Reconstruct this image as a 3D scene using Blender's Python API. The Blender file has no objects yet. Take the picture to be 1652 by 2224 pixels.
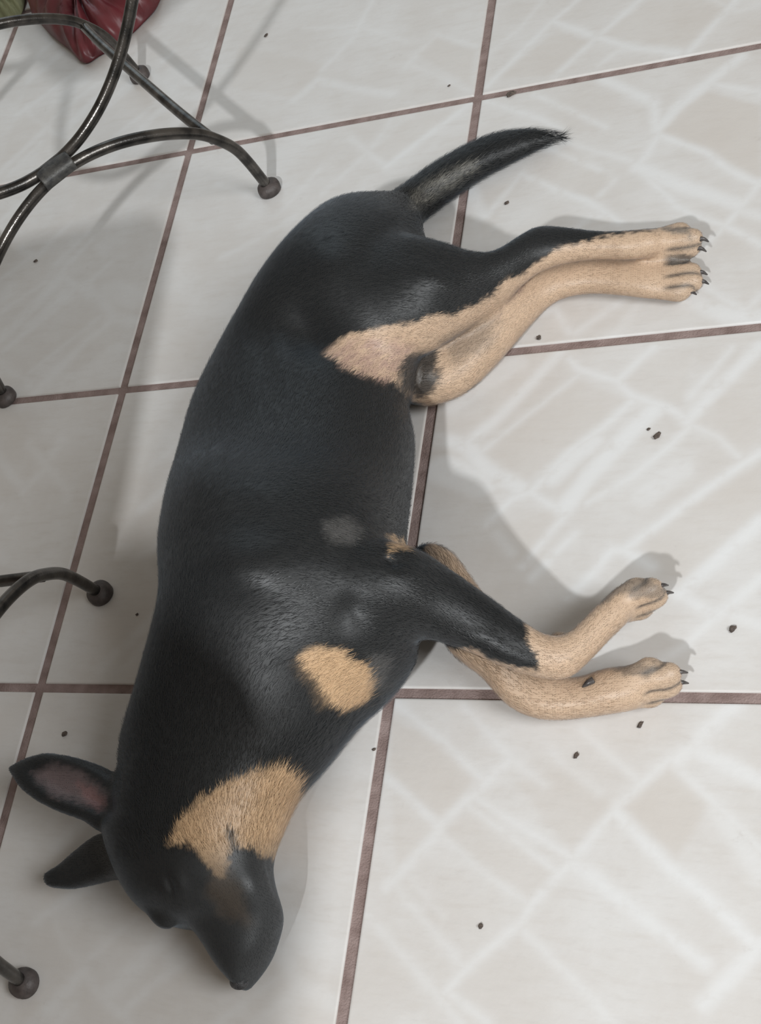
import bpy, bmesh, math, random
import numpy as np
from mathutils import Vector, Matrix

# ------------------------------------------------------------------ camera
T = 0.40                                        # floor tile pitch in metres
F_PX, PPX, PPY = 2400.3, 826 - 137.276, 1112 + 380.239
R = np.array([[0.93052028, 0.15950332, -0.32968272],
              [0.01217285, -0.91315354, -0.40743395],
              [-0.36603801, 0.37511238, -0.8516495]])
C = np.array([0.72306864, -1.20375366, 0.92742967])
SC = bpy.context.scene
COL = SC.collection
cam_d = bpy.data.cameras.new('camera')
cam = bpy.data.objects.new('camera', cam_d); COL.objects.link(cam)
M = Matrix.Identity(4)
for i in range(3):
    M[i][0] = R[0][i]; M[i][1] = -R[1][i]; M[i][2] = -R[2][i]; M[i][3] = C[i]
cam.matrix_world = M
cam_d.sensor_fit = 'VERTICAL'; cam_d.sensor_height = 24.0; cam_d.lens = F_PX / 2224 * 24.0
cam_d.shift_x = -(PPX - 826) / 2224; cam_d.shift_y = (PPY - 1112) / 2224
cam_d.clip_start = 0.02
SC.camera = cam

# ------------------------------------------------------------------ light and exposure
SC.view_settings.view_transform = 'Standard'; SC.view_settings.look = 'None'
SC.view_settings.gamma = 1.0; SC.view_settings.use_curve_mapping = False
SC.view_settings.exposure = 0.07
w = bpy.data.worlds.new('room_light'); SC.world = w; w.use_nodes = True
w.node_tree.nodes['Background'].inputs[0].default_value = (1.0, 0.90, 0.77, 1)
w.node_tree.nodes['Background'].inputs[1].default_value = 0.27

def area(name, loc, target, size, power, color, shape='DISK'):
    d = bpy.data.lights.new(name, 'AREA'); d.shape = shape; d.size = size; d.energy = power; d.color = color
    o = bpy.data.objects.new(name, d); COL.objects.link(o)
    o.location = loc
    o.rotation_euler = (Vector(target) - Vector(loc)).to_track_quat('-Z', 'Y').to_euler()
    return o
area('room_lamp_light', (0.30, -3.70, 2.90), (0.2, -0.4, 0), 0.15, 98, (0.95, 0.98, 1.0))
area('sheen_fill_light', (-0.9, 2.2, 1.9), (0.2, -0.4, 0), 2.2, 14, (0.66, 0.86, 1.0), 'SQUARE')  # unseen cool soft light, added for sheen on the coat
area('side_fill_light', (2.5, -1.3, 1.9), (0.5, -0.8, 0), 1.2, 50, (0.95, 0.98, 1.0), 'SQUARE')  # unseen fill light, added to brighten the right and lower floor

# ------------------------------------------------------------------ helpers
def at(x, y, z=0.0):
    """world point at height z seen at photo pixel (x, y)"""
    d = R.T @ np.array([(x - PPX) / F_PX, (y - PPY) / F_PX, 1.0])
    return C + (z - C[2]) / d[2] * d

def project(P):
    q = (np.asarray(P) - C) @ R.T
    return PPX + F_PX * q[:, 0] / q[:, 2], PPY + F_PX * q[:, 1] / q[:, 2]

def link_mesh(name, verts, faces, mat=None, parent=None, smooth=True, loc=None):
    me = bpy.data.meshes.new(name)
    me.from_pydata([tuple(v) for v in verts], [], [tuple(f) for f in faces])
    if smooth:
        me.polygons.foreach_set('use_smooth', [True] * len(me.polygons))
    me.update()
    o = bpy.data.objects.new(name, me); COL.objects.link(o)
    if mat: me.materials.append(mat)
    if parent: o.parent = parent
    if loc is not None: o.location = loc
    return o

def tag(o, label=None, cat=None, group=None, kind=None):
    if label: o['label'] = label
    if cat: o['category'] = cat
    if group: o['group'] = group
    if kind: o['kind'] = kind

def empty(name, loc, rz=0.0):
    o = bpy.data.objects.new(name, None); COL.objects.link(o)
    o.location = loc; o.rotation_euler = (0, 0, rz); o.empty_display_size = 0.05
    return o

def catmull(pts, n):
    P = [np.array(p, float) for p in pts]
    P = [2 * P[0] - P[1]] + P + [2 * P[-1] - P[-2]]
    out = []
    for i in range(1, len(P) - 2):
        for k in range(n):
            t = k / n
            out.append(0.5 * (2 * P[i] + (P[i + 1] - P[i - 1]) * t + (2 * P[i - 1] - 5 * P[i] + 4 * P[i + 1] - P[i + 2]) * t * t
                              + (3 * P[i] - P[i - 1] - 3 * P[i + 1] + P[i + 2]) * t ** 3))
    out.append(P[-2])
    return np.array(out)

def tube(pts, rad, seg=16, up=(0, 0, 1)):
    pts = np.asarray(pts, float); n = len(pts)
    rad = np.full(n, rad) if np.isscalar(rad) else np.asarray(rad)
    tan = np.gradient(pts, axis=0); tan /= np.linalg.norm(tan, axis=1)[:, None] + 1e-12
    u = np.cross(tan[0], up)
    if np.linalg.norm(u) < 1e-3: u = np.cross(tan[0], (1, 0, 0.1))
    V, Fc = [], []
    for i in range(n):
        u = u - tan[i] * (u @ tan[i]); u /= np.linalg.norm(u); b = np.cross(tan[i], u)
        for k in range(seg):
            a = 2 * math.pi * k / seg
            V.append(pts[i] + rad[i] * (math.cos(a) * u + math.sin(a) * b))
    for i in range(n - 1):
        for k in range(seg):
            k2 = (k + 1) % seg
            Fc.append((i * seg + k, i * seg + k2, (i + 1) * seg + k2, (i + 1) * seg + k))
    Fc.append(tuple(range(seg))[::-1]); Fc.append(tuple((n - 1) * seg + k for k in range(seg)))
    return V, Fc

def lathe(profile, seg=32, c=(0, 0, 0)):
    V, Fc = [], []
    for r, z in profile:
        for k in range(seg):
            a = 2 * math.pi * k / seg
            V.append((c[0] + r * math.cos(a), c[1] + r * math.sin(a), c[2] + z))
    n = len(profile)
    for i in range(n - 1):
        for k in range(seg):
            k2 = (k + 1) % seg
            Fc.append((i * seg + k, i * seg + k2, (i + 1) * seg + k2, (i + 1) * seg + k))
    Fc.append(tuple(range(seg))[::-1]); Fc.append(tuple((n - 1) * seg + k for k in range(seg)))
    return V, Fc

# ---- materials
def new_mat(name, rough=0.5, metal=0.0, color=(0.5, 0.5, 0.5), spec=0.5):
    m = bpy.data.materials.new(name); m.use_nodes = True
    b = m.node_tree.nodes['Principled BSDF']
    b.inputs['Base Color'].default_value = (*color, 1); b.inputs['Roughness'].default_value = rough
    b.inputs['Metallic'].default_value = metal; b.inputs['Specular IOR Level'].default_value = spec
    return m, m.node_tree, b

def noise_color(nt, b, c1, c2, scale, detail=4, lo=0.35, hi=0.65, bump=0.0, bscale=None):
    tc = nt.nodes.new('ShaderNodeTexCoord')
    nz = nt.nodes.new('ShaderNodeTexNoise'); nz.inputs['Scale'].default_value = scale; nz.inputs['Detail'].default_value = detail
    nt.links.new(tc.outputs['Object'], nz.inputs['Vector'])
    rp = nt.nodes.new('ShaderNodeValToRGB')
    rp.color_ramp.elements[0].position = lo; rp.color_ramp.elements[0].color = (*c1, 1)
    rp.color_ramp.elements[1].position = hi; rp.color_ramp.elements[1].color = (*c2, 1)
    nt.links.new(nz.outputs['Fac'], rp.inputs['Fac']); nt.links.new(rp.outputs['Color'], b.inputs['Base Color'])
    if bump:
        n2 = nt.nodes.new('ShaderNodeTexNoise'); n2.inputs['Scale'].default_value = bscale or scale * 4
        nt.links.new(tc.outputs['Object'], n2.inputs['Vector'])
        bp = nt.nodes.new('ShaderNodeBump'); bp.inputs['Strength'].default_value = bump; bp.inputs['Distance'].default_value = 0.002
        nt.links.new(n2.outputs['Fac'], bp.inputs['Height']); nt.links.new(bp.outputs['Normal'], b.inputs['Normal'])
    return rp

METAL, nt, b = new_mat('wrought_iron', 0.24, 0.75, spec=0.7)
noise_color(nt, b, (0.040, 0.038, 0.036), (0.12, 0.11, 0.10), 60, bump=0.10, bscale=500)
CAPM, nt, b = new_mat('foot_cap_rubber', 0.55)
noise_color(nt, b, (0.045, 0.036, 0.034), (0.085, 0.070, 0.066), 120, bump=0.2)
CLAMPM, nt, b = new_mat('clamp_iron', 0.45, 0.4)
noise_color(nt, b, (0.05, 0.05, 0.05), (0.10, 0.098, 0.092), 150, bump=0.2)
SEATM, nt, b = new_mat('seat_vinyl', 0.5)
noise_color(nt, b, (0.20, 0.14, 0.09), (0.30, 0.22, 0.15), 20, bump=0.2)
WOODM, nt, b = new_mat('table_wood', 0.4)
noise_color(nt, b, (0.16, 0.08, 0.04), (0.26, 0.14, 0.07), 8)
GROUT, nt, b = new_mat('grout', 0.9, spec=0.2)
noise_color(nt, b, (0.20, 0.145, 0.132), (0.31, 0.238, 0.222), 45, detail=6, bump=0.6, bscale=600)

# ------------------------------------------------------------------ floor
# pale veins of the printed stone pattern, as polylines over the tiles: (width, strength, points)
VEINS = [
 (12, .8, [(1058,187),(1198,47),(1254,0)]), (14, .9, [(1202,47),(1296,80),(1375,105),(1470,115)]),
 (11, .8, [(1205,165),(1270,105),(1300,78),(1400,-10)]), (12, .6, [(1300,142),(1340,112),(1378,104)]),
 (13, .9, [(1497,112),(1581,19),(1605,-10)]), (10, .6, [(1540,-5),(1600,25),(1652,10)]),
 (10, .5, [(1060,120),(1130,60),(1180,0)]), (10, .5, [(880,145),(950,75),(1035,100)]), (9, .4, [(890,140),(950,165),(1022,200)]),
 (12, .6, [(700,150),(760,90),(810,0)]), (10, .4, [(660,60),(790,60),(880,90)]), (22, .6, [(640,215),(690,175),(760,190),(850,205)]),
 (12, .8, [(1058,220),(1180,262),(1216,280)]), (12, .8, [(1160,205),(1245,243),(1315,276)]),
 (22, .9, [(1310,173),(1417,220),(1427,280)]), (13, .9, [(1431,290),(1405,335),(1385,360)]),
 (13, 1., [(1431,294),(1534,332),(1581,369),(1652,402)]), (24, .9, [(1427,280),(1480,225),(1534,182),(1609,122)]),
 (13, .8, [(1530,178),(1652,202)]), (12, .8, [(1188,322),(1300,369)]), (30, .9, [(1385,364),(1487,406),(1600,444)]),
 (10, .7, [(1226,308),(1370,350)]), (14, .9, [(1132,378),(1226,420),(1282,439),(1347,486)]),
 (12, .9, [(1390,370),(1469,449),(1506,468),(1574,490)]), (9, .7, [(1300,425),(1334,392)]),
 (26, .8, [(1020,400),(1035,440),(1050,470)]), (12, .8, [(1050,475),(1132,380)]), (13, .9, [(1574,490),(1610,449),(1652,392)]),
 (13, .8, [(1278,440),(1337,476),(1300,470)]), (11, .7, [(1282,470),(1250,500)]),
 (14, .9, [(1574,490),(1652,531)]), (12, .8, [(1574,490),(1528,535)]), (22, .7, [(1600,455),(1652,470)]),
 (13, .8, [(1175,680),(1205,672),(1237,722)]), (13, .8, [(1250,722),(1355,650)]), (34, .9, [(1483,645),(1583,686),(1652,690)]),
 (16, .8, [(1528,622),(1619,677)]), (16, .7, [(1620,672),(1652,640)]), (20, .5, [(1390,655),(1330,735)]),
 (13, 1., [(1237,782),(1259,803),(1341,829),(1371,859),(1449,885),(1496,915)]), (13, 1., [(1341,825),(1418,756)]),
 (22, .9, [(1009,967),(1087,902),(1156,829),(1216,764)]), (7, .8, [(1030,993),(1259,812)]),
 (30, .9, [(953,954),(1018,971),(1052,1019),(1125,1057)]), (60, .8, [(960,1020),(1040,1050)]), (40, .5, [(980,880),(1120,790)]),
 (11, 1., [(1056,1139),(1112,1083),(1151,1070),(1194,1096),(1224,1109)]), (12, 1., [(1151,1070),(1242,975),(1311,928),(1371,872)]),
 (30, .9, [(1200,1040),(1250,990),(1290,960)]), (32, 1., [(1224,1105),(1285,1027),(1354,954),(1418,893)]),
 (11, .9, [(1276,1092),(1371,1036),(1440,980),(1496,928)]), (12, .9, [(1134,1230),(1190,1161),(1237,1109)]),
 (14, .9, [(1155,1255),(1250,1157)]), (17, 1., [(1233,1300),(1285,1247),(1328,1195),(1354,1195),(1414,1230)]),
 (15, 1., [(1358,1191),(1436,1135),(1522,1070),(1604,1014),(1652,984)]), (10, .8, [(1496,920),(1561,950),(1604,993)]),
 (22, .9, [(1492,915),(1565,838),(1652,752)]), (12, .8, [(1500,859),(1587,756)]), (40, .6, [(1400,1080),(1480,1020)]),
 (24, 1., [(1475,1290),(1543,1230),(1652,1131)]), (18, .9, [(1487,1296),(1551,1342),(1628,1278),(1652,1255)]),
 (13, .9, [(1551,1342),(1492,1400),(1430,1440)]), (22, .7, [(1600,1340),(1652,1360)]), (18, .6, [(1080,1160),(1110,1200)]),
 (10, .7, [(860,1530),(965,1612),(1051,1697)]), (12, .6, [(1007,1534),(1115,1652),(1184,1706)]), (14, .7, [(840,1692),(948,1790)]),
 (14, .8, [(948,1795),(1027,1726),(1105,1652)]), (16, .7, [(953,1805),(840,1928)]), (10, .5, [(953,1805),(1037,1888),(1155,1967)]),
 (9, .8, [(1017,1751),(1214,1898)]), (9, .8, [(1037,1736),(1243,1864)]),
 (12, .8, [(1337,1756),(1248,1864),(1155,1962),(1135,2001),(1027,2090),(968,2154)]), (13, .6, [(1263,1588),(1381,1692)]),
 (18, .9, [(1337,1765),(1450,1883),(1528,1942),(1627,2041)]), (13, .8, [(1459,1643),(1361,1731),(1337,1756)]),
 (24, .8, [(1470,1650),(1499,1623),(1568,1554),(1600,1530)]), (26, .8, [(1523,1633),(1652,1697)]), (12, .7, [(1459,1662),(1553,1746),(1652,1844)]),
 (22, .8, [(1248,1874),(1381,1982),(1528,2090)]), (13, .6, [(1135,2021),(1282,2164),(1330,2224)]), (13, .7, [(973,2154),(1061,2224)]),
 (22, .8, [(1528,2183),(1636,2070),(1652,2050)]), (12, .5, [(850,1918),(1012,2105)]), (9, .4, [(889,1903),(963,1992)]), (14, .5, [(800,1990),(940,2150),(1000,2224)]),
 (14, .5, [(1200,1640),(1300,1720)]), (30, .5, [(1560,1760),(1652,1900)]),
 (15, .8, [(839,362),(920,300),(1019,226)]), (12, .5, [(760,300),(839,362)]), (10, .5, [(700,420),(800,330),(850,260)]), (10, .4, [(600,470),(700,360)]),
 (14, .5, [(480,560),(560,520),(640,470)]), (10, .4, [(470,400),(560,430),(620,440)]), (14, .5, [(780,1700),(700,1800),(640,1900)]), (12, .5, [(790,1640),(720,1700)]),
 (12, .4, [(560,2224),(640,2120),(740,2020)]), (10, .5, [(330,2224),(440,2160),(500,2200)]),
]
STONES = [  # individual stones a shade browner than their neighbours: (strength, outline)
 (.9, [(1434,288),(1484,232),(1534,198),(1652,230),(1652,388),(1585,355),(1540,325)]),
 (.8, [(1351,1751),(1459,1662),(1540,1745),(1469,1864)]), (.7, [(850,1560),(940,1610),(1027,1690),(963,1785),(845,1680)]),
 (.6, [(1080,170),(1210,65),(1280,90),(1190,165)]), (.5, [(807,335),(880,262),(1000,235),(845,350)]), (.5, [(520,100),(704,140),(648,215),(500,190)]),
 (.6, [(905,118),(940,80),(1030,110),(1020,185)]), (.5, [(1050,985),(1255,825),(1360,870),(1200,1000),(1130,1050)]),
 (.5, [(960,1810),(1030,1750),(1205,1890),(1150,1955)]), (.5, [(1120,1700),(1240,1660),(1330,1750),(1240,1850)]),
 (.4, [(1400,770),(1500,760),(1480,890),(1350,840)]), (.5, [(1380,1180),(1530,1080),(1652,1010),(1652,1110),(1480,1270)]),
 (.5, [(1410,0),(1590,0),(1490,105),(1300,78)]), (.5, [(1140,400),(1240,330),(1330,390),(1290,430)]), (.4, [(1500,920),(1600,820),(1652,780),(1652,960),(1600,985)]),
 (.5, [(850,1700),(950,1800),(860,1890)]), (.4, [(1020,400),(1130,400),(1050,520)]), (.4,[(1190,1110),(1225,1115),(1130,1225),(1070,1150)]),
]
def to_world2(p): return at(p[0], p[1], 0)[:2]
def seg_dist(P, a, b):
    d = b - a; L = d @ d
    t = np.clip(((P - a) @ d) / (L + 1e-12), 0, 1)
    return np.linalg.norm(P - (a + t[:, None] * d), axis=1)
def poly_in(P, poly):
    x, y = P[:, 0], P[:, 1]; ins = np.zeros(len(P), bool); n = len(poly)
    for i in range(n):
        x1, y1 = poly[i]; x2, y2 = poly[(i + 1) % n]
        if y1 == y2: continue
        c = ((y1 > y) != (y2 > y)) & (x < (x2 - x1) * (y - y1) / (y2 - y1) + x1)
        ins ^= c
    return ins
def poly_soft(P, poly, soft):
    """1 well inside the outline, 0 outside, smooth over +-soft"""
    poly = np.array(poly, float)
    d = np.full(len(P), 1e9)
    for i in range(len(poly)):
        d = np.minimum(d, seg_dist(P, poly[i], poly[(i + 1) % len(poly)]))
    d = np.where(poly_in(P, poly), d, -d)
    t = np.clip(d / (2 * soft) + 0.5, 0, 1)
    return t * t * (3 - 2 * t)

VW = [(wd * 0.5 * 0.00058, s * .88, [to_world2(p) for p in pts]) for wd, s, pts in VEINS]
SW = [(s, [to_world2(p) for p in poly]) for s, poly in STONES]
# cells (column, row) with their own drawn pattern; the others repeat the print of cell (1,-2) turned by quarter turns
DRAWN = {(1, 0), (1, -1), (1, -2), (1, -3), (0, 0), (0, -1)}
rng = random.Random(5)
def vein_field(P):
    v = np.zeros(len(P)); s = np.zeros(len(P))
    lo = P.min(0) - 0.03; hi = P.max(0) + 0.03
    for hw, st, pts in VW:
        for a, b2 in zip(pts[:-1], pts[1:]):
            if max(a[0], b2[0]) < lo[0] or min(a[0], b2[0]) > hi[0] or max(a[1], b2[1]) < lo[1] or min(a[1], b2[1]) > hi[1]: continue
            d = seg_dist(P, a, b2)
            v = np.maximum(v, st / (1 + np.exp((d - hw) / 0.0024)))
    for st, poly in SW:
        pa = np.array(poly)
        if (pa.max(0) < lo).any() or (pa.min(0) > hi).any(): continue
        s = np.maximum(s, .7 * st * poly_soft(P, poly, 0.005))
    return v, s

GAP = 0.0100
V_all, F_all, C_all, off = [], [], [], 0
for ci in range(-7, 7):
    for ri in range(-9, 6):
        x0, y0 = ci * T + GAP / 2, ri * T + GAP / 2
        W = T - GAP
        drawn = (ci, ri) in DRAWN
        near = -2 <= ci <= 1 and -4 <= ri <= 1
        n = 250 if drawn else (110 if near else 1)
        if n > 1: g = np.concatenate([[0, 0.0006, 0.0014], np.linspace(0.003, W - 0.003, n), [W - 0.0014, W - 0.0006, W]])
        else: g = np.array([0, 0.0006, 0.0014, W - 0.0014, W - 0.0006, W])
        m = len(g)
        gx, gy = np.meshgrid(g, g, indexing='ij')
        e = np.minimum(np.minimum(gx, W - gx), np.minimum(gy, W - gy))
        z = np.where(e < 1e-6, -0.004, np.where(e < 0.001, -0.0006, 0.0))
        P = np.column_stack([(x0 + gx).ravel(), (y0 + gy).ravel()])
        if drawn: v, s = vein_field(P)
        elif near:
            k = rng.randrange(1, 4); L = np.column_stack([gx.ravel(), gy.ravel()]) - W / 2
            ca, sa = [(1, 0), (0, 1), (-1, 0), (0, -1)][k]
            L = np.column_stack([ca * L[:, 0] - sa * L[:, 1], sa * L[:, 0] + ca * L[:, 1]]) + W / 2
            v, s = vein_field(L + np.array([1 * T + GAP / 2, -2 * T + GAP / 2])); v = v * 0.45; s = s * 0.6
        else: v = np.zeros(len(P)); s = v.copy()
        tint = rng.uniform(0, 1)
        V_all.append(np.column_stack([P, z.ravel()]))
        idx = off + np.arange(m * m).reshape(m, m)
        F_all.append(np.stack([idx[:-1, :-1], idx[1:, :-1], idx[1:, 1:], idx[:-1, 1:]], -1).reshape(-1, 4))
        C_all.append(np.column_stack([v, s, np.full(len(P), tint), np.ones(len(P))]))
        off += m * m
# grout bed below the tiles
bx0, bx1, by0, by1 = -7 * T, 7 * T, -9 * T, 6 * T
V_all.append(np.array([(bx0, by0, -0.0022), (bx1, by0, -0.0022), (bx1, by1, -0.0022), (bx0, by1, -0.0022)]))
F_all.append(np.array([[off, off + 1, off + 2, off + 3]])); C_all.append(np.zeros((4, 4)))
VA = np.concatenate(V_all); FA = np.concatenate(F_all); CA = np.concatenate(C_all)
me = bpy.data.meshes.new('floor')
me.vertices.add(len(VA)); me.vertices.foreach_set('co', VA.ravel().astype(np.float32))
me.loops.add(FA.size); me.loops.foreach_set('vertex_index', FA.ravel().astype(np.int32))
me.polygons.add(len(FA)); me.polygons.foreach_set('loop_start', np.arange(0, FA.size, 4, dtype=np.int32))
me.update(calc_edges=True); me.validate()
mi = np.zeros(len(FA), np.int32); mi[-1] = 1
me.polygons.foreach_set('material_index', mi)
me.polygons.foreach_set('use_smooth', np.ones(len(FA), bool))
ca = me.color_attributes.new('print', 'FLOAT_COLOR', 'POINT'); ca.data.foreach_set('color', CA.ravel().astype(np.float32))
floor = bpy.data.objects.new('floor', me); COL.objects.link(floor); tag(floor, kind='structure')

TILE, nt, b = new_mat('stone_print_tile', 0.38, spec=0.4)
N, Lk = nt.nodes, nt.links
att = N.new('ShaderNodeAttribute'); att.attribute_name = 'print'
sep = N.new('ShaderNodeSeparateColor'); Lk.new(att.outputs['Color'], sep.inputs[0])
tc = N.new('ShaderNodeTexCoord')
def nz(scale, detail=4, rough=0.6, dist=0.0, vec=None):
    n = N.new('ShaderNodeTexNoise'); n.inputs['Scale'].default_value = scale; n.inputs['Detail'].default_value = detail
    n.inputs['Roughness'].default_value = rough; n.inputs['Distortion'].default_value = dist
    Lk.new(vec or tc.outputs['Object'], n.inputs['Vector']); return n.outputs['Fac']
def mixc(fac, a, b_, f0=None):
    m = N.new('ShaderNodeMix'); m.data_type = 'RGBA'
    if fac is not None: Lk.new(fac, m.inputs[0])
    else: m.inputs[0].default_value = f0
    for s_, i in ((a, 6), (b_, 7)):
        if isinstance(s_, tuple): m.inputs[i].default_value = (*s_, 1)
        else: Lk.new(s_, m.inputs[i])
    return m.outputs[2]
def ramp(src, p0, p1):
    r = N.new('ShaderNodeMapRange'); r.inputs[1].default_value = p0; r.inputs[2].default_value = p1; r.interpolation_type = 'SMOOTHSTEP'
    Lk.new(src, r.inputs[0]); return r.outputs[0]
def math2(op, a, b_):
    m = N.new('ShaderNodeMath'); m.operation = op
    for s_, i in ((a, 0), (b_, 1)):
        if isinstance(s_, (int, float)): m.inputs[i].default_value = s_
        else: Lk.new(s_, m.inputs[i])
    return m.outputs[0]
mp = N.new('ShaderNodeMapping'); mp.inputs['Rotation'].default_value = (0, 0, 0.8); mp.inputs['Scale'].default_value = (1, 4.5, 1)
Lk.new(tc.outputs['Object'], mp.inputs['Vector'])
cloud = ramp(nz(9, 5), 0.3, 0.7)
base = mixc(cloud, (0.585, 0.560, 0.535), (0.640, 0.630, 0.618))
base = mixc(math2('MULTIPLY', ramp(nz(22, 5, vec=mp.outputs[0]), 0.45, 0.75), 0.35), base, (0.54, 0.505, 0.47))
base = mixc(sep.outputs[1], base, (0.555, 0.515, 0.475))
base = mixc(math2('MULTIPLY', ramp(nz(60, 6, vec=mp.outputs[0]), 0.5, 0.8), 0.25), base, (0.50, 0.48, 0.46))
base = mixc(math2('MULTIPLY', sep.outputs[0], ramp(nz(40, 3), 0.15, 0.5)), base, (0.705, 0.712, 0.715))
dirt = math2('MULTIPLY', ramp(nz(30, 8, 0.7), 0.62, 0.8), 0.35)
base = mixc(dirt, base, (0.33, 0.29, 0.25))
Lk.new(base, b.inputs['Base Color'])
bp = N.new('ShaderNodeBump'); bp.inputs['Strength'].default_value = 0.25; bp.inputs['Distance'].default_value = 0.0015
Lk.new(nz(70, 4), bp.inputs['Height']); Lk.new(bp.outputs['Normal'], b.inputs['Normal'])
me.materials.append(TILE); me.materials.append(GROUT)

# ------------------------------------------------------------------ wrought iron chairs
ARCH = [(0.2155, 0.004), (0.2125, 0.018), (0.2050, 0.054), (0.1965, 0.081), (0.181, 0.106), (0.164, 0.126), (0.135, 0.148),
        (0.100, 0.168), (0.067, 0.182), (0.033, 0.191), (0.0, 0.194)]
def make_chair(name, foot_a, foot_b, depth, label, seat_off):
    """foot_a, foot_b: the two feet of one side; depth: distance to the other pair, to the left of a->b"""
    d = (foot_b - foot_a)[:2]; L = np.linalg.norm(d); d = d / L
    rz = math.atan2(d[1], d[0]); n = np.array([d[1], -d[0]])          # towards the far pair
    mid = (foot_a + foot_b) / 2; ctr = mid[:2] + n * depth / 2
    root = empty(name, (ctr[0], ctr[1], 0), rz)
    tag(root, label, 'chair', 'wrought iron chairs at the left edge')
    k = L / 0.431
    r = 0.0066
    for side in (1, -1):                                             # side 1: the a-b pair (local +y)
        y = side * depth / 2
        half = [(s * k, z) for s, z in ARCH]
        pts = [(s, y, z) for s, z in half] + [(-s, y, z) for s, z in half[::-1][1:]]
        v, f = tube(catmull(pts, 6), r); link_mesh('leg_arch', v, f, METAL, root)
        ub = [(-0.206, 0.432), (-0.208, 0.38), (-0.195, 0.326)] + [(s, 0.199 + 3.37 * s * s) for s in (-0.168, -0.14, -0.11, -0.08, -0.05, -0.025, 0, 0.025, 0.05, 0.08, 0.11, 0.14, 0.168)] + [(0.195, 0.326), (0.208, 0.38), (0.206, 0.432)]
        pts = [(s * k, y - side * 0.0125 * math.exp(-(s / 0.12) ** 2), z) for s, z in ub]
        v, f = tube(catmull(pts, 5), r); link_mesh('seat_support', v, f, METAL, root)
        # oval clamp sleeve round both tubes
        V, Fc = [], []; ns = 28; secs = [(-0.021, .80), (-0.021, 1.0), (-0.019, 1.03), (0.019, 1.03), (0.021, 1.0), (0.021, .80)]
        for sx, q in secs:
            for j in range(ns):
                a = 2 * math.pi * j / ns
                V.append((sx, y - side * 0.0062 + q * 0.0155 * math.copysign(abs(math.cos(a)) ** .8, math.cos(a)), 0.1965 + q * 0.0092 * math.copysign(abs(math.sin(a)) ** .8, math.sin(a))))
        for i in range(len(secs) - 1):
            for j in range(ns): Fc.append((i * ns + j, i * ns + (j + 1) % ns, (i + 1) * ns + (j + 1) % ns, (i + 1) * ns + j))
        Fc += [tuple(range(ns))[::-1], tuple((len(secs) - 1) * ns + j for j in range(ns))]
        link_mesh('clamp', V, Fc, CLAMPM, root)
        for sx in (1, -1):
            v, f = lathe([(0.0125, 0.0), (0.0148, 0.0015), (0.0150, 0.0065), (0.0142, 0.0098), (0.0105, 0.0128), (0.0070, 0.0150), (0.0, 0.0156)][:-1], 28,
                         (sx * 0.2150 * k, y, 0)); link_mesh('rubber_foot', v, f, CAPM, root)
    for sx in (1, -1):
        yy = depth / 2
        pts = [(sx * 0.178 * k, -yy, 0.108), (sx * 0.174 * k, -yy * .6, 0.112), (sx * 0.173 * k, 0, 0.113), (sx * 0.174 * k, yy * .6, 0.112), (sx * 0.178 * k, yy, 0.108)]
        v, f = tube(catmull(pts, 8), r * 0.95); link_mesh('stretcher', v, f, METAL, root)
    # rod frame joining the tops of the supports, carrying the seat
    hx, hy, rc = 0.206 * k, depth / 2, 0.05
    pts = []
    for cx_, cy_, a0 in ((hx - rc, hy - rc, 0), (-hx + rc, hy - rc, 90), (-hx + rc, -hy + rc, 180), (hx - rc, -hy + rc, 270)):
        for q in range(0, 91, 15):
            a = math.radians(a0 + q); pts.append((cx_ + rc * math.cos(a), cy_ + rc * math.sin(a), 0.432))
    pts += [pts[0], pts[1]]
    v, f = tube(pts, r * 0.9); link_mesh('seat_frame', v, f, METAL, root)
    # seat cushion: rounded slab
    bm = bmesh.new(); bmesh.ops.create_cube(bm, size=1.0)
    bmesh.ops.scale(bm, vec=(seat_off[2] * k, depth + 0.02, 0.04), verts=bm.verts)
    bmesh.ops.translate(bm, vec=(seat_off[0], seat_off[1], 0.4575), verts=bm.verts)
    vert = [e for e in bm.edges if abs(e.verts[0].co.z - e.verts[1].co.z) > 0.02]
    bmesh.ops.bevel(bm, geom=vert, offset=0.06, segments=10, affect='EDGES', profile=0.5)
    hor = [e for e in bm.edges if len(e.link_faces) == 2 and e.calc_face_angle(0) > 1.0]
    bmesh.ops.bevel(bm, geom=hor, offset=0.015, segments=4, affect='EDGES', profile=0.5)
    ms = bpy.data.meshes.new('seat'); bm.to_mesh(ms); bm.free(); ms.materials.append(SEATM)
    so = bpy.data.objects.new('seat', ms); COL.objects.link(so); so.parent = root
    return root

make_chair('iron_chair', at(588, 415), at(15, 868), 0.378, 'dark wrought iron chair at top left, its clamped arched legs standing beside the red bag', (0.0, 0.0, 0.44))
make_chair('iron_chair', at(222, 1292), at(58, 2138), 0.395, 'dark wrought iron chair at left edge, feet showing above and below the sleeping dog\'s ears', (0.0, 0, 0.44))

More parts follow.
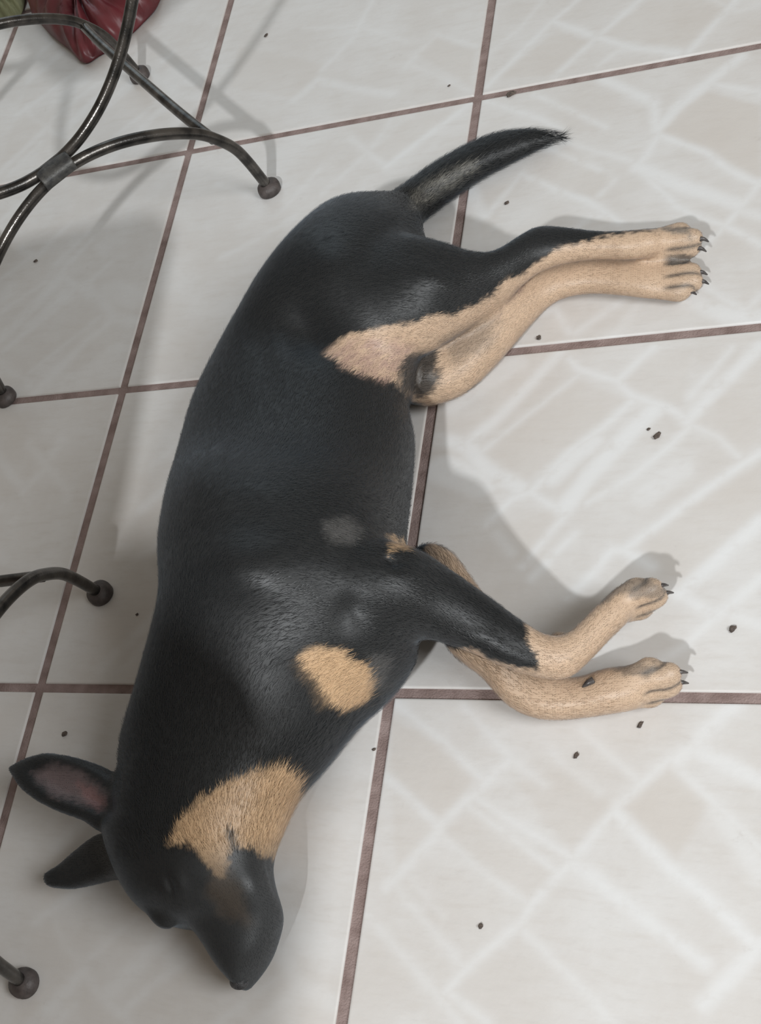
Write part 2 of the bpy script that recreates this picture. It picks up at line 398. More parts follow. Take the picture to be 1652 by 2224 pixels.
# ------------------------------------------------------------------ unseen table, added so that its top shades the lower left
tb = empty('shade_table', (-0.36, -2.03, 0)); tag(tb, 'wooden table added out of view beyond the lower edge to shade the lower left', 'table')
bm = bmesh.new(); bmesh.ops.create_cube(bm, size=1.0); bmesh.ops.scale(bm, vec=(1.40, 1.20, 0.03), verts=bm.verts); bmesh.ops.translate(bm, vec=(0, 0, 0.755), verts=bm.verts)
bmesh.ops.bevel(bm, geom=[e for e in bm.edges if abs(e.verts[0].co.z - e.verts[1].co.z) > 0.02], offset=0.12, segments=8, affect='EDGES', profile=0.5)
ms = bpy.data.meshes.new('tabletop'); bm.to_mesh(ms); bm.free(); ms.materials.append(WOODM)
o = bpy.data.objects.new('tabletop', ms); COL.objects.link(o); o.parent = tb
for sx in (1, -1):
    for sy in (1, -1):
        v, f = tube(catmull([(sx * .52, sy * .45, 0), (sx * .50, sy * .42, .2), (sx * .42, sy * .36, .45), (sx * .48, sy * .40, .745)], 6), 0.011); link_mesh('leg', v, f, METAL, tb)

# ------------------------------------------------------------------ crumpled bags on the floor
def crumple(name, outline, h, mat, label, cat, seed, peak=(0, 0)):
    base = at(*np.mean(outline, axis=0), 0); rnd = np.random.RandomState(seed)
    W = np.array([at(x, y, 0.004)[:2] - base[:2] for x, y in outline]); W = np.vstack([W, W[:1]])
    ring = catmull([(a, b_, 0) for a, b_ in W], 10)[:-1, :2]
    n = len(ring); V, Fc = [], []
    ph = rnd.rand(8) * 6.28; fr = rnd.randint(2, 9, 8)
    prof = [(0.90, 0.0), (0.99, 0.004), (1.0, 0.012), (0.97, 0.03), (0.9, 0.055), (0.78, 0.08), (0.62, 0.095), (0.45, 0.105), (0.28, 0.11), (0.12, 0.112)]
    for i, (q, z) in enumerate(prof):
        for j in range(n):
            a = j / n * 2 * math.pi
            wv = sum(math.sin(fr[m_] * a + ph[m_] + i * 0.5 * (m_ % 3)) for m_ in range(8)) / 8
            zz = z / 0.112 * h * (1 + 0.55 * wv * min(1, i / 3)) + (0.006 * math.sin(a * 13 + i) if i > 2 else 0)
            qq = q * (1 + (0.05 * wv if i > 1 else 0))
            V.append((ring[j][0] * qq, ring[j][1] * qq, max(0.0005, zz)))
    for i in range(len(prof) - 1):
        for j in range(n): Fc.append((i * n + j, i * n + (j + 1) % n, (i + 1) * n + (j + 1) % n, (i + 1) * n + j))
    Fc.append(tuple(range(n))[::-1]); Fc.append(tuple((len(prof) - 1) * n + j for j in range(n)))
    o = link_mesh(name, V, Fc, mat, loc=(base[0], base[1], 0)); tag(o, label, cat); return o
RED, nt, b = new_mat('red_plastic', 0.38, spec=0.5); b.inputs['Transmission Weight'].default_value = 0.0
noise_color(nt, b, (0.085, 0.016, 0.020), (0.17, 0.032, 0.040), 18, bump=0.9, bscale=26)
OLIVE, nt, b = new_mat('olive_cloth', 0.8)
noise_color(nt, b, (0.16, 0.17, 0.09), (0.25, 0.26, 0.15), 25, bump=0.8, bscale=50)
crumple('plastic_bag', [(70, 30), (105, 70), (150, 108), (183, 136), (218, 118), (262, 92), (308, 50), (345, 5), (350, -60), (200, -110), (70, -50)], 0.05, RED,
        'crumpled red plastic bag on the floor behind the arched iron chair legs', 'bag', 3)
crumple('cloth_bag', [(-40, 30), (0, 40), (38, 34), (52, 5), (50, -60), (-20, -90), (-80, -20)], 0.035, OLIVE,
        'olive green cloth bag in the top left corner beside the red plastic bag', 'bag', 8)

# ------------------------------------------------------------------ crumbs
CRM, nt, b = new_mat('crumb_dark', 0.8); noise_color(nt, b, (0.05, 0.04, 0.035), (0.13, 0.10, 0.08), 300)
CRUMBS = [(578,78,5,3,'small dark crumb near the top edge, right of the iron chair'),
 (1108,207,9,5,'reddish brown grit lump beside the grout line above the dog\'s tail'), (78,568,5,3,'dark speck on the shaded tile between the two chairs'),
 (142,1595,5,4,'dark crumb on the tile just above the dog\'s upright ear'), (1426,948,7,4,'largest dark crumb, on the bright tile between hind and front paws'),
 (1408,933,3,2,'tiny speck touching distance from the largest crumb on the bright tile'), (1590,1367,6,4,'round dark crumb at the right edge beside the raised front paw'),
 (1390,1575,6,3,'dark crumb just below the lower front paw'), (1251,1642,5,3,'dark crumb on the bottom right tile below the dog\'s front wrist'),
 (1044,2012,4,3,'small dark crumb low on the bottom right tile to the right of the muzzle'), (1100,442,5,3,'dark crumb between the dog\'s tail and hind legs'),
 (298,1335,3,2,'tiny speck on the floor beside the dog\'s back, right of the iron chair foot'), (975,187,3,2,'tiny speck just left of the grout crossing above the tail'),
 (812,1628,3,2,'tiny speck on the edge of the grout line under the dog\'s throat'), (1170,735,4,4,'tiny grit speck on the grout edge below the far hind leg')]
for i, (px, py, a_, b_, lab) in enumerate(CRUMBS):
    bm = bmesh.new(); bmesh.ops.create_icosphere(bm, subdivisions=2, radius=1.0)
    rnd = random.Random(i)
    for v in bm.verts:
        v.co *= 1 + rnd.uniform(-.28, .28); v.co = Vector((v.co.x * a_ * .00062, v.co.y * b_ * .0007, (v.co.z + 0.9) * b_ * .0004))
        v.co.z = max(0.0, v.co.z)
    ms = bpy.data.meshes.new('crumb'); bm.to_mesh(ms); bm.free(); ms.materials.append(CRM)
    p = at(px, py); o = bpy.data.objects.new('crumb', ms); COL.objects.link(o); o.location = (p[0], p[1], 0); o.rotation_euler = (0, 0, rnd.uniform(.2, 1.2))
    tag(o, lab, 'crumb', 'crumbs scattered on the tiles')

# ------------------------------------------------------------------ the dog
VIEW_SLOPE = lambda P: (C[:2] - P[:2]) / (C[2] - P[2])
PIECES_V, PIECES_F = [], []
FLOW_P, FLOW_D = [], []
def loft(secs, nsub=6, seg=36, exp=2.25, caps=True, flow=1):
    """secs: (edge A px, edge B px, centre height, half height): an elliptic tube whose sides reach both outlines"""
    rows = []
    for ax, ay, bx_, by_, zc, hz in secs:
        A = at(ax, ay, zc); B = at(bx_, by_, zc); c = (A + B) / 2; u = (B - A)[:2]; wd = np.linalg.norm(u) / 2; u = u / (2 * wd)
        t = VIEW_SLOPE(c) @ u
        a = math.sqrt(max(wd * wd - (hz * t) ** 2, (0.55 * wd) ** 2))
        rows.append([*c, a * u[0], a * u[1], hz])
    rows = catmull(rows, nsub)
    V, Fc = [], []
    off = sum(len(v) for v in PIECES_V)
    for row in rows:
        c = row[:3]; au = np.array([row[3], row[4], 0]); hz = row[5]
        for k in range(seg):
            th = 2 * math.pi * k / seg; cs, sn = math.cos(th), math.sin(th)
            e = 2 / exp
            p = c + au * math.copysign(abs(cs) ** e, cs) + np.array([0, 0, hz]) * math.copysign(abs(sn) ** e, sn)
            p[2] = max(p[2], 0.0015); V.append(p)
    n = len(rows)
    for i in range(n - 1):
        for k in range(seg):
            k2 = (k + 1) % seg; Fc.append((off + i * seg + k, off + i * seg + k2, off + (i + 1) * seg + k2, off + (i + 1) * seg + k))
    # rounded ends
    for end, sgn in ((0, -1), (n - 1, 1)):
        i2 = end - sgn if n > 1 else end
        dirv = rows[end][:3] - rows[i2][:3]; dirv = dirv / (np.linalg.norm(dirv) + 1e-9)
        r = min(np.linalg.norm(rows[end][3:5]), rows[end][5])
        prev = [off + end * seg + k for k in range(seg)]
        for q, dd in ((.86, .45), (.55, .75), (.2, .92)):
            cur = []
            for k in range(seg):
                p = rows[end][:3] + (V[end * seg + k] - rows[end][:3]) * q + dirv * r * dd; p[2] = max(p[2], .0015)
                cur.append(off + len(V)); V.append(p)
            for k in range(seg):
                k2 = (k + 1) % seg
                Fc.append((prev[k], prev[k2], cur[k2], cur[k]) if sgn > 0 else (prev[k2], prev[k], cur[k], cur[k2]))
            prev = cur
        Fc.append(tuple(prev) if sgn > 0 else tuple(prev[::-1]))
    PIECES_V.append(V); PIECES_F.append(Fc)
    for i in range(n):
        d = rows[min(i + 1, n - 1)][:3] - rows[max(i - 1, 0)][:3]; d = d / (np.linalg.norm(d) + 1e-9) * flow
        for q in (-.6, 0, .6):
            FLOW_P.append(rows[i][:3] + q * np.array([rows[i][3], rows[i][4], 0])); FLOW_D.append(d)

def blob(px, py, z, rx, ry, rz, ang=0, tilt=0):
    c = at(px, py, z); off = sum(len(v) for v in PIECES_V)
    bm = bmesh.new(); bmesh.ops.create_icosphere(bm, subdivisions=3, radius=1.0)
    rot = Matrix.Rotation(ang, 3, 'Z') @ Matrix.Rotation(tilt, 3, 'Y')
    V = []
    for v in bm.verts:
        p = rot @ Vector((v.co.x * rx, v.co.y * ry, v.co.z * rz)); p = np.array(c) + np.array(p); p[2] = max(p[2], .0015); V.append(p)
    PIECES_V.append(V); PIECES_F.append([tuple(off + v.index for v in f.verts) for f in bm.faces]); bm.free()

# trunk from the tail end to the skull (dorsal outline, belly outline, height, half thickness); hair runs towards the tail
loft([(800,460,950,512,.050,.046),(690,486,985,610,.074,.070),(600,566,955,715,.087,.083),(530,660,930,790,.082,.078),(466,782,905,872,.074,.070),
      (413,900,914,940,.076,.073),(382,1030,907,1040,.086,.083),(361,1135,900,1150,.103,.100),(347,1225,915,1260,.108,.105),(350,1330,925,1385,.103,.100),
      (322,1440,865,1480,.092,.088),(290,1545,788,1552,.080,.076),(263,1632,722,1640,.072,.067),(258,1725,655,1718,.068,.062),(235,1805,618,1800,.066,.058)], flow=-1)
# skull to muzzle tip
loft([(250,1720,640,1740,.066,.056),(225,1800,612,1815,.066,.058),(243,1880,596,1868,.062,.055),(285,1962,600,1915,.057,.049),(350,2008,612,1960,.050,.041),
      (408,2018,617,1990,.045,.035),(438,2052,608,2030,.041,.031),(462,2092,592,2075,.037,.028),(485,2122,568,2112,.033,.024),(506,2144,548,2135,.030,.018)], flow=-1)
blob(345, 1960, .066, .028, .014, .016, 2.2)                           # brow
blob(378, 1996, .052, .009, .007, .010)
# near hind leg: thigh, shank, hock, long foot
loft([(720,600,650,740,.100,.045),(810,530,730,790,.106,.054),(900,515,820,795,.108,.050),(985,530,915,765,.100,.040),(1040,548,1003,712,.086,.032),
      (1088,542,1066,672,.074,.026),(1130,512,1115,632,.070,.0215),(1168,490,1172,592,.064,.0185),(1232,493,1240,572,.057,.0155),
      (1300,500,1300,566,.050,.0140),(1360,499,1362,567,.048,.0140),(1408,494,1410,561,.046,.0138)])
# far hind leg lying on the floor
loft([(860,700,880,880,.040,.038),(925,700,925,884,.032,.030),(985,668,1010,855,.030,.028),(1050,640,1090,780,.028,.026),(1112,603,1150,712,.023,.0215),
      (1175,572,1207,657,.018,.0165),(1260,558,1272,640,.0170,.0155),(1340,558,1346,644,.0155,.0145),(1398,564,1400,650,.0155,.0142)])
# near fore leg
loft([(620,1150,600,1390,.128,.052),(760,1170,730,1400,.140,.050),(905,1187,880,1386,.128,.043),(985,1236,952,1398,.106,.033),(1060,1290,1030,1424,.088,.0265),
      (1128,1340,1100,1455,.079,.0225),(1188,1378,1165,1474,.070,.020),(1226,1378,1228,1478,.064,.0185),(1256,1352,1276,1443,.058,.0170),
      (1300,1306,1330,1388,.050,.0165),(1332,1288,1362,1356,.045,.0160)])
# far fore leg
loft([(1000,1218,890,1240,.034,.032),(1052,1292,930,1330,.031,.028),(1108,1368,972,1412,.028,.0255),(1165,1428,1040,1466,.026,.0235),(1212,1464,1098,1532,.020,.0185),
      (1240,1474,1168,1563,.019,.0175),(1275,1466,1245,1563,.020,.018),(1315,1450,1310,1555,.024,.020),(1362,1446,1368,1545,.026,.020)])
# tail
loft([(790,480,930,500,.050,.034),(826,446,930,470,.034,.028),(872,404,950,458,.028,.0235),(930,362,1002,418,.024,.021),(1000,321,1064,378,.021,.018),
      (1070,293,1128,346,.018,.0155),(1140,281,1175,325,.015,.012),(1182,284,1200,312,.012,.008),(1208,291,1214,302,.010,.003)])
# near ear (upright, open side up) and far ear
loft([(262,1690,235,1800,.085,.016),(242,1672,214,1806,.086,.0135),(200,1655,178,1783,.087,.0120),(150,1641,122,1762,.087,.0115),(100,1635,76,1738,.085,.0105),
      (58,1645,44,1712,.083,.009),(28,1661,27,1685,.081,.006)], seg=32, flow=1)
loft([(250,1805,285,1925,.045,.020),(213,1815,248,1913,.040,.016),(172,1843,205,1922,.037,.012),(132,1876,155,1932,.034,.009),(107,1892,116,1930,.033,.008)], seg=28, exp=3)
# toes: (tip px, root px, height, radius)
def toe(rx_, ry_, tx, ty, z, r):
    a = at(rx_, ry_, z); b_ = at(tx, ty, z * .92); off = sum(len(v) for v in PIECES_V)
    dl = (b_ - a) / np.linalg.norm(b_ - a)
    pts = [a + (b_ - a) * t for t in (0, .2, .4, .6, .72, .84, 1.0)] + [b_ + dl * r * t for t in (.4, .72, .92, 1.0)]
    rad = [r * q for q in (.7, .80, .84, .86, .92, 1.04, 1.0, .90, .68, .38, .1)]
    v, f = tube(pts, rad, 16); v = [np.array([p[0], p[1], max(.0015, p[2])]) for p in v]
    PIECES_V.append(v); PIECES_F.append([tuple(off + i for i in q) for q in f])
TOES = {
 'near_hind': [(1390,514,1478,504,.043,.0098),(1395,530,1502,519,.042,.0108),(1395,544,1498,539,.034,.0104),(1390,552,1472,550,.030,.0088)],
 'far_hind': [(1385,592,1470,584,.020,.0092),(1390,605,1500,593,.020,.0105),(1390,622,1502,613,.016,.0112),(1385,636,1478,634,.012,.0100)],
 'near_fore': [(1322,1300,1378,1276,.054,.0100),(1330,1316,1412,1280,.050,.0110),(1338,1332,1424,1296,.039,.0106),(1340,1345,1396,1322,.030,.0095)],
 'far_fore': [(1355,1468,1412,1452,.042,.0105),(1362,1486,1450,1465,.038,.0114),(1362,1508,1452,1488,.026,.0114),(1350,1526,1418,1512,.015,.0100)]}
for k in TOES:
    for tt in TOES[k]: toe(*tt)
blob(1212, 1390, .050, .011, .010, .010)          # stopper pad behind the near wrist

V = [p for vs in PIECES_V for p in vs]; Fc = [f for fs in PIECES_F for f in fs]
raw = bpy.data.meshes.new('raw'); raw.from_pydata([tuple(p) for p in V], [], Fc); raw.update()
ro = bpy.data.objects.new('raw', raw); COL.objects.link(ro)
md = ro.modifiers.new('r', 'REMESH'); md.mode = 'VOXEL'; md.voxel_size = 0.0023; md.adaptivity = 0
dg = bpy.context.evaluated_depsgraph_get()
skin = bpy.data.meshes.new_from_object(ro.evaluated_get(dg)); skin.name = 'body'
bpy.data.objects.remove(ro)
nv = len(skin.vertices)
co = np.empty(nv * 3, np.float32); skin.vertices.foreach_get('co', co); co = co.reshape(-1, 3).astype(float)
ed = np.empty(len(skin.edges) * 2, np.int32); skin.edges.foreach_get('vertices', ed); ed = ed.reshape(-1, 2)
deg = np.bincount(ed.ravel(), minlength=nv).astype(float)[:, None]
def nb_mean(A):
    S = np.zeros_like(A)
    for c_ in range(A.shape[1]):
        S[:, c_] = np.bincount(ed[:, 0], A[ed[:, 1], c_], nv) + np.bincount(ed[:, 1], A[ed[:, 0], c_], nv)
    return S / deg
px, py = project(co); PX = np.column_stack([px, py])
# how much to smooth: a lot on the trunk, little on paws and ears
fine = np.clip((px - np.where(py < 750, 1415, 1330)) / 60, 0, 1)
earm = poly_soft(PX, [(-20,1600),(250,1640),(262,1830),(240,1960),(60,1960)], 12)
keep = np.maximum(fine, earm)
torso_w = np.clip(1 - keep, 0, 1)[:, None]
FACE = 1 - poly_soft(PX, [(240,1860),(400,1850),(620,1850),(660,2000),(540,2200),(330,2060)], 30)[:, None]
for it in range(46):
    w_ = np.where(it < 3, 0.5, 0.5 * torso_w * (1 if it < 14 else FACE))
    co = co + w_ * (nb_mean(co) - co)
    co = co - 0.0 * co
for it in range(30):      # extra melting of the seams where limbs join the trunk
    seam = np.maximum(poly_soft(PX, [(560,480),(1000,500),(960,700),(860,860),(560,820)], 40), poly_soft(PX, [(450,1080),(900,1120),(940,1400),(700,1500),(450,1480)], 40))
    seam = np.maximum(seam, poly_soft(PX, [(240,1650),(620,1680),(560,1900),(280,1900)], 30))[:, None]
    co = co + 0.5 * seam * (nb_mean(co) - co)
# inner ear hollow, flank hollow, eye socket, chest grooves
def dent(cx_, cy_, rx_, ry_, ang, depth, zmin=0.0, p=2.0):
    ca_, sa_ = math.cos(ang), math.sin(ang); dx, dy = PX[:, 0] - cx_, PX[:, 1] - cy_
    u = (dx * ca_ + dy * sa_) / rx_; v_ = (-dx * sa_ + dy * ca_) / ry_
    g = np.exp(-(u * u + v_ * v_) ** (p / 2) * 1.2)
    skin_n = NRM
    co[:] = co - (g * depth * (co[:, 2] > zmin))[:, None] * skin_n
def normals():
    skin.vertices.foreach_set('co', co.ravel().astype(np.float32)); skin.update()
    n_ = np.empty(nv * 3, np.float32); skin.vertex_normals.foreach_get('vector', n_); return n_.reshape(-1, 3).astype(float)
NRM = normals(); up = NRM[:, 2] > 0.15
px, py = project(co); PX = np.column_stack([px, py])
NRM_UP = NRM * up[:, None]; NRM = NRM_UP
dent(140, 1702, 88, 40, 0.42, 0.011, .06, 3.0)        # ear cup
dent(215, 1745, 45, 26, 0.6, 0.006, .06)
dent(655, 715, 75, 55, 0.5, 0.016)                    # flank hollow before the thigh
dent(560, 735, 40, 90, -0.2, 0.004)
dent(520, 1060, 150, 60, 0, -0.003)                  # rib swell
dent(540, 1235, 120, 75, 0.1, -0.013)                 # shoulder blade
dent(725, 590, 80, 60, 0.4, -0.008)
dent(930, 610, 70, 34, 0.5, -0.006)
dent(640, 930, 170, 110, 0, 0.006)                   # hip point
dent(760, 1330, 40, 50, 0, 0.006)
dent(370, 1922, 6, 22, -0.35, 0.0030)                # eye slit hollow
dent(352, 1935, 22, 26, -0.3, -0.0015)
dent(392, 1925, 14, 30, -0.3, -0.002)
dent(470, 1965, 50, 14, 0.75, 0.0015)                 # cheek line
dent(430, 1790, 60, 60, 0, -0.003)
dent(545, 1920, 40, 50, 0, -0.004)                    # flews
dent(850, 1215, 30, 16, 0.4, 0.006)                   # armpit fold
dent(905, 820, 30, 34, 0, -0.006)
# soft skin folds
for it in range(3): co = co + 0.35 * torso_w * (nb_mean(co) - co)
co[:, 2] = np.maximum(co[:, 2], 0.0012)
NRM = normals()
px, py = project(co); PX = np.column_stack([px, py])

# ---- coat colour per vertex
rs = np.random.RandomState(2)
def smooth_noise(scale, seed):
    r_ = np.random.RandomState(seed); s_ = np.zeros(nv)
    for k in range(14):
        d = r_.normal(size=3); d /= np.linalg.norm(d); f_ = scale * r_.uniform(.5, 2); s_ += np.sin(co @ d * f_ + r_.rand() * 6.28)
    return s_ / 5
jit = np.column_stack([smooth_noise(180, 1), smooth_noise(180, 2)]) * 5 + np.column_stack([smooth_noise(800, 3), smooth_noise(800, 4)]) * 4.5
Q = PX + jit
BLACK = np.array([0.0098, 0.0108, 0.0115]); TAN = np.array([0.50, 0.335, 0.195]); TAN2 = np.array([0.53, 0.385, 0.27])
PINK = np.array([0.40, 0.27, 0.215]); GREY = np.array([0.12, 0.115, 0.11]); DARK = np.array([0.045, 0.043, 0.043])
col = np.tile(BLACK, (nv, 1))
def paint(mask, c_): 
    global col
    col = col * (1 - mask[:, None]) + np.asarray(c_) * mask[:, None]
zz = co[:, 2]
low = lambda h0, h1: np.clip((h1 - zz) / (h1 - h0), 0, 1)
# cheek and throat
paint(poly_soft(Q, [(366,1838),(385,1788),(430,1742),(470,1705),(540,1685),(612,1662),(636,1680),(660,1700),(645,1770),(625,1840),(600,1875),(585,1862),(545,1842),(505,1838),(500,1872),(482,1905),(458,1893),(432,1842),(400,1832)], 9), TAN)
paint(0.28 * poly_soft(Q, [(455,1890),(500,1880),(530,1960),(545,2010),(480,1985),(450,1950)], 18), TAN * .6)
paint(0.8 * poly_soft(Q, [(490,1795),(506,1800),(508,1838),(494,1838)], 6), BLACK)
# chest patch
paint(poly_soft(Q, [(640,1428),(690,1405),(752,1412),(765,1440),(803,1452),(812,1492),(792,1530),(745,1552),(708,1532),(688,1488),(652,1455)], 9), TAN)
# hind legs
hindn = poly_soft(Q, [(700,765),(760,728),(850,706),(940,692),(1040,662),(1088,622),(1150,578),(1200,548),(1262,524),(1330,510),(1420,500),(1440,470),(1600,440),(1600,700),(1300,720),(1100,800),(930,900),(890,860),(850,830),(760,810)], 7)
paint(hindn, TAN2)
paint(np.clip(.6 + .5 * smooth_noise(600, 11), 0, .95) * poly_soft(Q, [(705,762),(800,735),(900,745),(880,800),(830,835),(740,800)], 14), PINK)
paint(0.92 * poly_soft(Q, [(885,770),(945,762),(952,800),(935,850),(900,866),(868,845),(862,800)], 10), BLACK * 1.5)
paint(0.42 * poly_soft(Q, [(955,745),(1000,715),(1080,690),(1060,750),(990,800)], 18), BLACK * 4)
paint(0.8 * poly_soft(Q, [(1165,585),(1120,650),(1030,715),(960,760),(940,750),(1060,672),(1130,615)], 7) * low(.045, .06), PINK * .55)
paint(0.7 * poly_soft(Q, [(1420,480),(1470,492),(1500,505),(1500,525),(1475,512),(1440,498)], 6), GREY)
# fore legs
paint(poly_soft(Q, [(1135,1352),(1180,1350),(1330,1230),(1600,1200),(1600,1620),(1100,1600),(1000,1440),(960,1405),(1010,1404),(1110,1447),(1172,1462),(1160,1420)], 6), TAN2)
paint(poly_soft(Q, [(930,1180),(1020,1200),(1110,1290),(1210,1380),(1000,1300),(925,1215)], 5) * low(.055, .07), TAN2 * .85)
paint(poly_soft(Q, [(985,1412),(1130,1455),(1180,1480),(1100,1560),(1040,1480)], 6) * low(.055, .07), TAN2)
paint(poly_soft(Q, [(838,1158),(862,1166),(890,1188),(872,1200),(856,1193),(845,1205),(838,1196),(848,1182)], 4), TAN * .9)
paint(0.45 * poly_soft(Q, [(700,1135),(750,1118),(790,1150),(770,1178),(715,1176)], 14), GREY * 1.3)
paint(0.25 * poly_soft(Q, [(640,1450),(700,1540),(700,1440)], 20), TAN)
paint(0.5 * poly_soft(Q, [(795,1420),(850,1430),(830,1500),(805,1500)], 14), GREY)
paint(0.6 * poly_soft(Q, [(1335,1262),(1300,1300),(1300,1318),(1350,1290),(1430,1300),(1450,1280),(1400,1255)], 7), DARK)
paint(0.55 * poly_soft(Q, [(1325,1452),(1350,1440),(1400,1436),(1440,1450),(1400,1466),(1350,1462)], 7), DARK)
# tail, ear, muzzle
paint(np.clip(.55 + .5 * smooth_noise(500, 9), 0, 1) * poly_soft(Q, [(885,450),(900,415),(950,380),(1025,352),(1030,368),(985,400),(930,440),(905,462)], 12), np.array([.20, .19, .165]))
paint(0.8 * poly_soft(Q, [(75,1680),(120,1660),(180,1675),(225,1715),(228,1745),(170,1745),(110,1722)], 14), np.array([.15, .112, .112]))
paint(0.5 * poly_soft(Q, [(170,1700),(205,1712),(232,1750),(215,1762),(180,1740)], 10), np.array([.25, .13, .125]))
paint(0.55 * poly_soft(Q, [(400,1860),(600,1850),(640,2000),(560,2170),(480,2150),(420,2040),(390,1950)], 40), BLACK * 3.2)
# dark clefts between the toes
for k in TOES:
    D = []
    for (rx_, ry_, tx, ty, z, r_) in TOES[k]:
        a_ = at(rx_, ry_, z); b_ = at(tx, ty, z * .92); d_ = b_ - a_; b_ = b_ + d_ * .15
        t_ = np.clip(((co - a_) @ (b_ - a_)) / ((b_ - a_) @ (b_ - a_)), 0, 1)
        D.append(np.column_stack([np.linalg.norm(co - (a_ + t_[:, None] * (b_ - a_)), axis=1) / r_, t_]))
    dd = np.sort(np.stack([q[:, 0] for q in D]), 0); tt_ = np.max(np.stack([q[:, 1] for q in D]), 0)
    cleft = np.exp(-((dd[1] - dd[0]) / .16) ** 2) * np.clip((tt_ - .52) / .2, 0, 1) * (dd[0] < 1.7)
    paint(.85 * cleft, DARK * .8)
# toes greyer at the tips
tipw = np.zeros(nv)
for k in TOES:
    for (rx_, ry_, tx, ty, z, r_) in TOES[k]:
        tipw = np.maximum(tipw, np.exp(-np.sum((co - at(tx, ty, z)) ** 2, 1) / .009 ** 2))
paint(0.45 * tipw, np.array([.30, .25, .20]))

# ---- short hair: one fine strand rooted in the skin at each chosen vertex
FP = np.array(FLOW_P); FD = np.array(FLOW_D)
flow = np.zeros((nv, 3))
for s0 in range(0, nv, 4000):
    q = co[s0:s0 + 4000]; d2 = ((q[:, None, :] - FP[None]) ** 2).sum(-1)
    w_ = 1 / (d2 + 2e-4) ** 2; flow[s0:s0 + 4000] = (w_[..., None] * FD[None]).sum(1) / w_.sum(1)[:, None]
flow /= np.linalg.norm(flow, axis=1)[:, None] + 1e-9
tng = flow - NRM * (flow * NRM).sum(1)[:, None]; tng /= np.linalg.norm(tng, axis=1)[:, None] + 1e-9
length = np.full(nv, 0.0075)
length = np.where(px > 1080, 0.0050, length); length = np.where(px > 1340, 0.0028, length)
tail = poly_soft(PX, [(820,470),(900,380),(1080,260),(1300,240),(1240,340),(1080,400),(930,490)], 15)
tip = np.clip((px - 1150) / 60, 0, 1) * tail
length = length + tail * 0.006 + tip * 0.010
ruff = poly_soft(PX, [(560,1640),(700,1560),(860,1480),(900,1540),(700,1720),(650,1800),(560,1780)], 20)
length = length + ruff * 0.004
face = poly_soft(PX, [(240,1880),(400,1850),(620,1860),(660,2000),(540,2200),(330,2060)], 15)
length = length * (1 - .72 * face) * (1 - .6 * earm)
sel = np.where((co[:, 2] > 0.004) & (NRM[:, 2] > -0.75))[0]
sel = sel[rs.rand(len(sel)) < 0.75]
ns = len(sel)
rnd = rs.normal(size=(ns, 3))
L_ = length[sel] * rs.uniform(.7, 1.25, ns)
n0 = NRM[sel]; t0 = tng[sel]; side = np.cross(n0, t0)
t0 = t0 + side * (rnd[:, :1] * .22); t0 /= np.linalg.norm(t0, axis=1)[:, None]; side = np.cross(n0, t0)
lift = (0.17 + 0.08 * rnd[:, 1:2]) + 0.2 * tip[sel][:, None]
wdt = 0.00026
root_ = co[sel]
mid = root_ + L_[:, None] * (0.5 * t0 + lift * .62 * n0)
end = root_ + L_[:, None] * (1.0 * t0 + lift * .72 * n0)
m1 = mid + side * wdt; m2 = mid - side * wdt
for a_ in (m1, m2, end): a_[:, 2] = np.maximum(a_[:, 2], .001)
hair_v = np.concatenate([m1, m2, end])
i1 = nv + np.arange(ns); i2 = i1 + ns; i3 = i2 + ns
tri = np.concatenate([np.column_stack([sel, i1, i2]), np.column_stack([i1, i3, i2])])
# final mesh: skin quads + strands
nf = len(skin.polygons); nl = len(skin.loops)
lv = np.empty(nl, np.int32); skin.loops.foreach_get('vertex_index', lv)
ls = np.empty(nf, np.int32); skin.polygons.foreach_get('loop_start', ls)
body = bpy.data.meshes.new('body')
allv = np.concatenate([co, hair_v]); org = allv.mean(0) * [1, 1, 0]
allv = allv - org
body.vertices.add(len(allv)); body.vertices.foreach_set('co', allv.ravel().astype(np.float32))
alll = np.concatenate([lv, tri.ravel()]).astype(np.int32)
body.loops.add(len(alll)); body.loops.foreach_set('vertex_index', alll)
alls = np.concatenate([ls, nl + 3 * np.arange(len(tri))]).astype(np.int32)
body.polygons.add(len(alls)); body.polygons.foreach_set('loop_start', alls)
body.update(calc_edges=True)
body.polygons.foreach_set('use_smooth', np.ones(len(alls), bool))
hj = (1 + 0.16 * rs.normal(size=(ns, 1))).clip(.5, 1.7)
hc = col[sel] * hj
darkness = np.clip((0.1 - hc[:, :1]) / 0.1, 0, 1)
hc = hc + darkness * 0.006
allc = np.concatenate([col, hc, hc, hc]); allc = np.column_stack([allc, np.ones(len(allc))])
ca = body.color_attributes.new('coat', 'FLOAT_COLOR', 'POINT'); ca.data.foreach_set('color', allc.ravel().astype(np.float32))
FUR, nt, b = new_mat('dog_coat', 0.46, spec=0.5)
at_ = nt.nodes.new('ShaderNodeAttribute'); at_.attribute_name = 'coat'
nt.links.new(at_.outputs['Color'], b.inputs['Base Color'])
b.inputs['Sheen Weight'].default_value = 0.14; b.inputs['Sheen Roughness'].default_value = 0.4
b.inputs['Sheen Tint'].default_value = (0.62, 0.80, 1.0, 1)
body.materials.append(FUR)
dog = empty('dog', (org[0], org[1], 0))
tag(dog, 'black and tan short haired dog asleep on its side on the tiled floor', 'dog')
bo = bpy.data.objects.new('body', body); COL.objects.link(bo); bo.parent = dog
bpy.data.meshes.remove(skin)

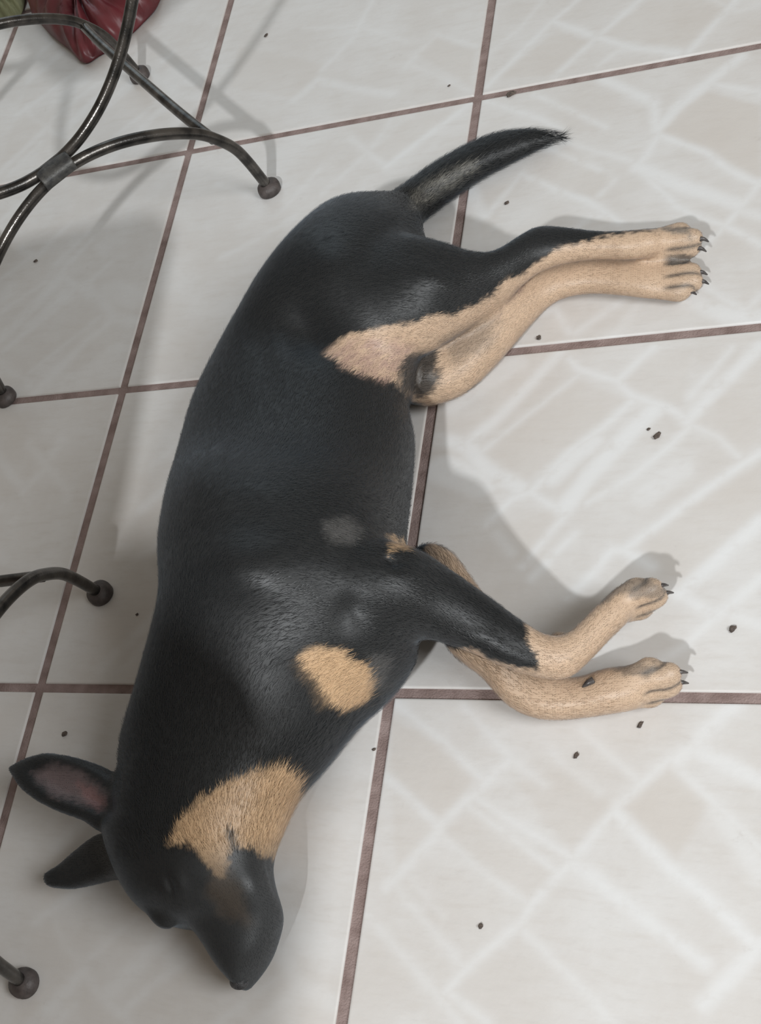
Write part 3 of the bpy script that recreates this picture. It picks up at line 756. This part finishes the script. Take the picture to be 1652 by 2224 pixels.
# ---- claws, nose, eye
CLAW, nt, b = new_mat('claw_horn', 0.35, color=(0.05, 0.045, 0.045)); noise_color(nt, b, (.035, .03, .03), (.09, .08, .075), 200)
NOSE, nt, b = new_mat('nose_leather', 0.42, color=(0.03, 0.032, 0.034)); noise_color(nt, b, (.022, .023, .025), (.05, .05, .053), 200, bump=.6, bscale=900)
O3 = np.array([org[0], org[1], 0])
def claw(p, q, r, mat=CLAW):
    p = np.array(p); q = np.array(q); m = (p + q) / 2 + np.array([0, 0, r * .6])
    pts = catmull([p, m, q], 6) - O3
    pts[:, 2] = np.maximum(pts[:, 2], .0012)
    rad = np.linspace(1, 0.12, len(pts)) ** .7 * r
    v, f = tube(pts, rad, 12); v = [np.array([a_[0], a_[1], max(.0008, a_[2])]) for a_ in v]
    return link_mesh('claw', v, f, mat, dog)
for k in TOES:
    for (rx_, ry_, tx, ty, z, r_) in TOES[k]:
        a_ = at(rx_, ry_, z); b_ = at(tx, ty, z); d = (b_ - a_) / np.linalg.norm(b_ - a_)
        s_ = b_ * np.array([1, 1, .95]) + d * r_ * .70 + np.array([0, 0, r_ * .1]); claw(s_, s_ + d * .0082 - np.array([0, 0, min(.005, z * .4)]), .0027)
dc = at(1288, 1478, .040); claw(dc, dc + np.array([-.010, -.006, -.004]), .0036)
# nose leather with nostril
bm = bmesh.new(); bmesh.ops.create_uvsphere(bm, u_segments=28, v_segments=18, radius=1.0)
nc = at(520, 2129, .036) - O3; ax = at(525, 2150, .03) - at(450, 2010, .04); an = math.atan2(ax[1], ax[0])
rot = Matrix.Rotation(an, 3, 'Z')
for v in bm.verts:
    c_ = v.co.copy(); c_.x *= .0085 * (1.0 - .15 * abs(c_.y)); c_.y *= .0090; c_.z *= .0085
    for sy in (-1, 1):
        dd = math.hypot(v.co.y - sy * .45, v.co.z - .25)
        if v.co.x > .3 and dd < .35: c_.x -= .004 * (1 - dd / .35)
    v.co = rot @ c_ + Vector(nc)
ms = bpy.data.meshes.new('nose'); bm.to_mesh(ms); bm.free(); ms.polygons.foreach_set('use_smooth', [True] * len(ms.polygons)); ms.materials.append(NOSE)
o = bpy.data.objects.new('nose', ms); COL.objects.link(o); o.parent = dog; o['label'] = 'dark leathery nose'

tree = None
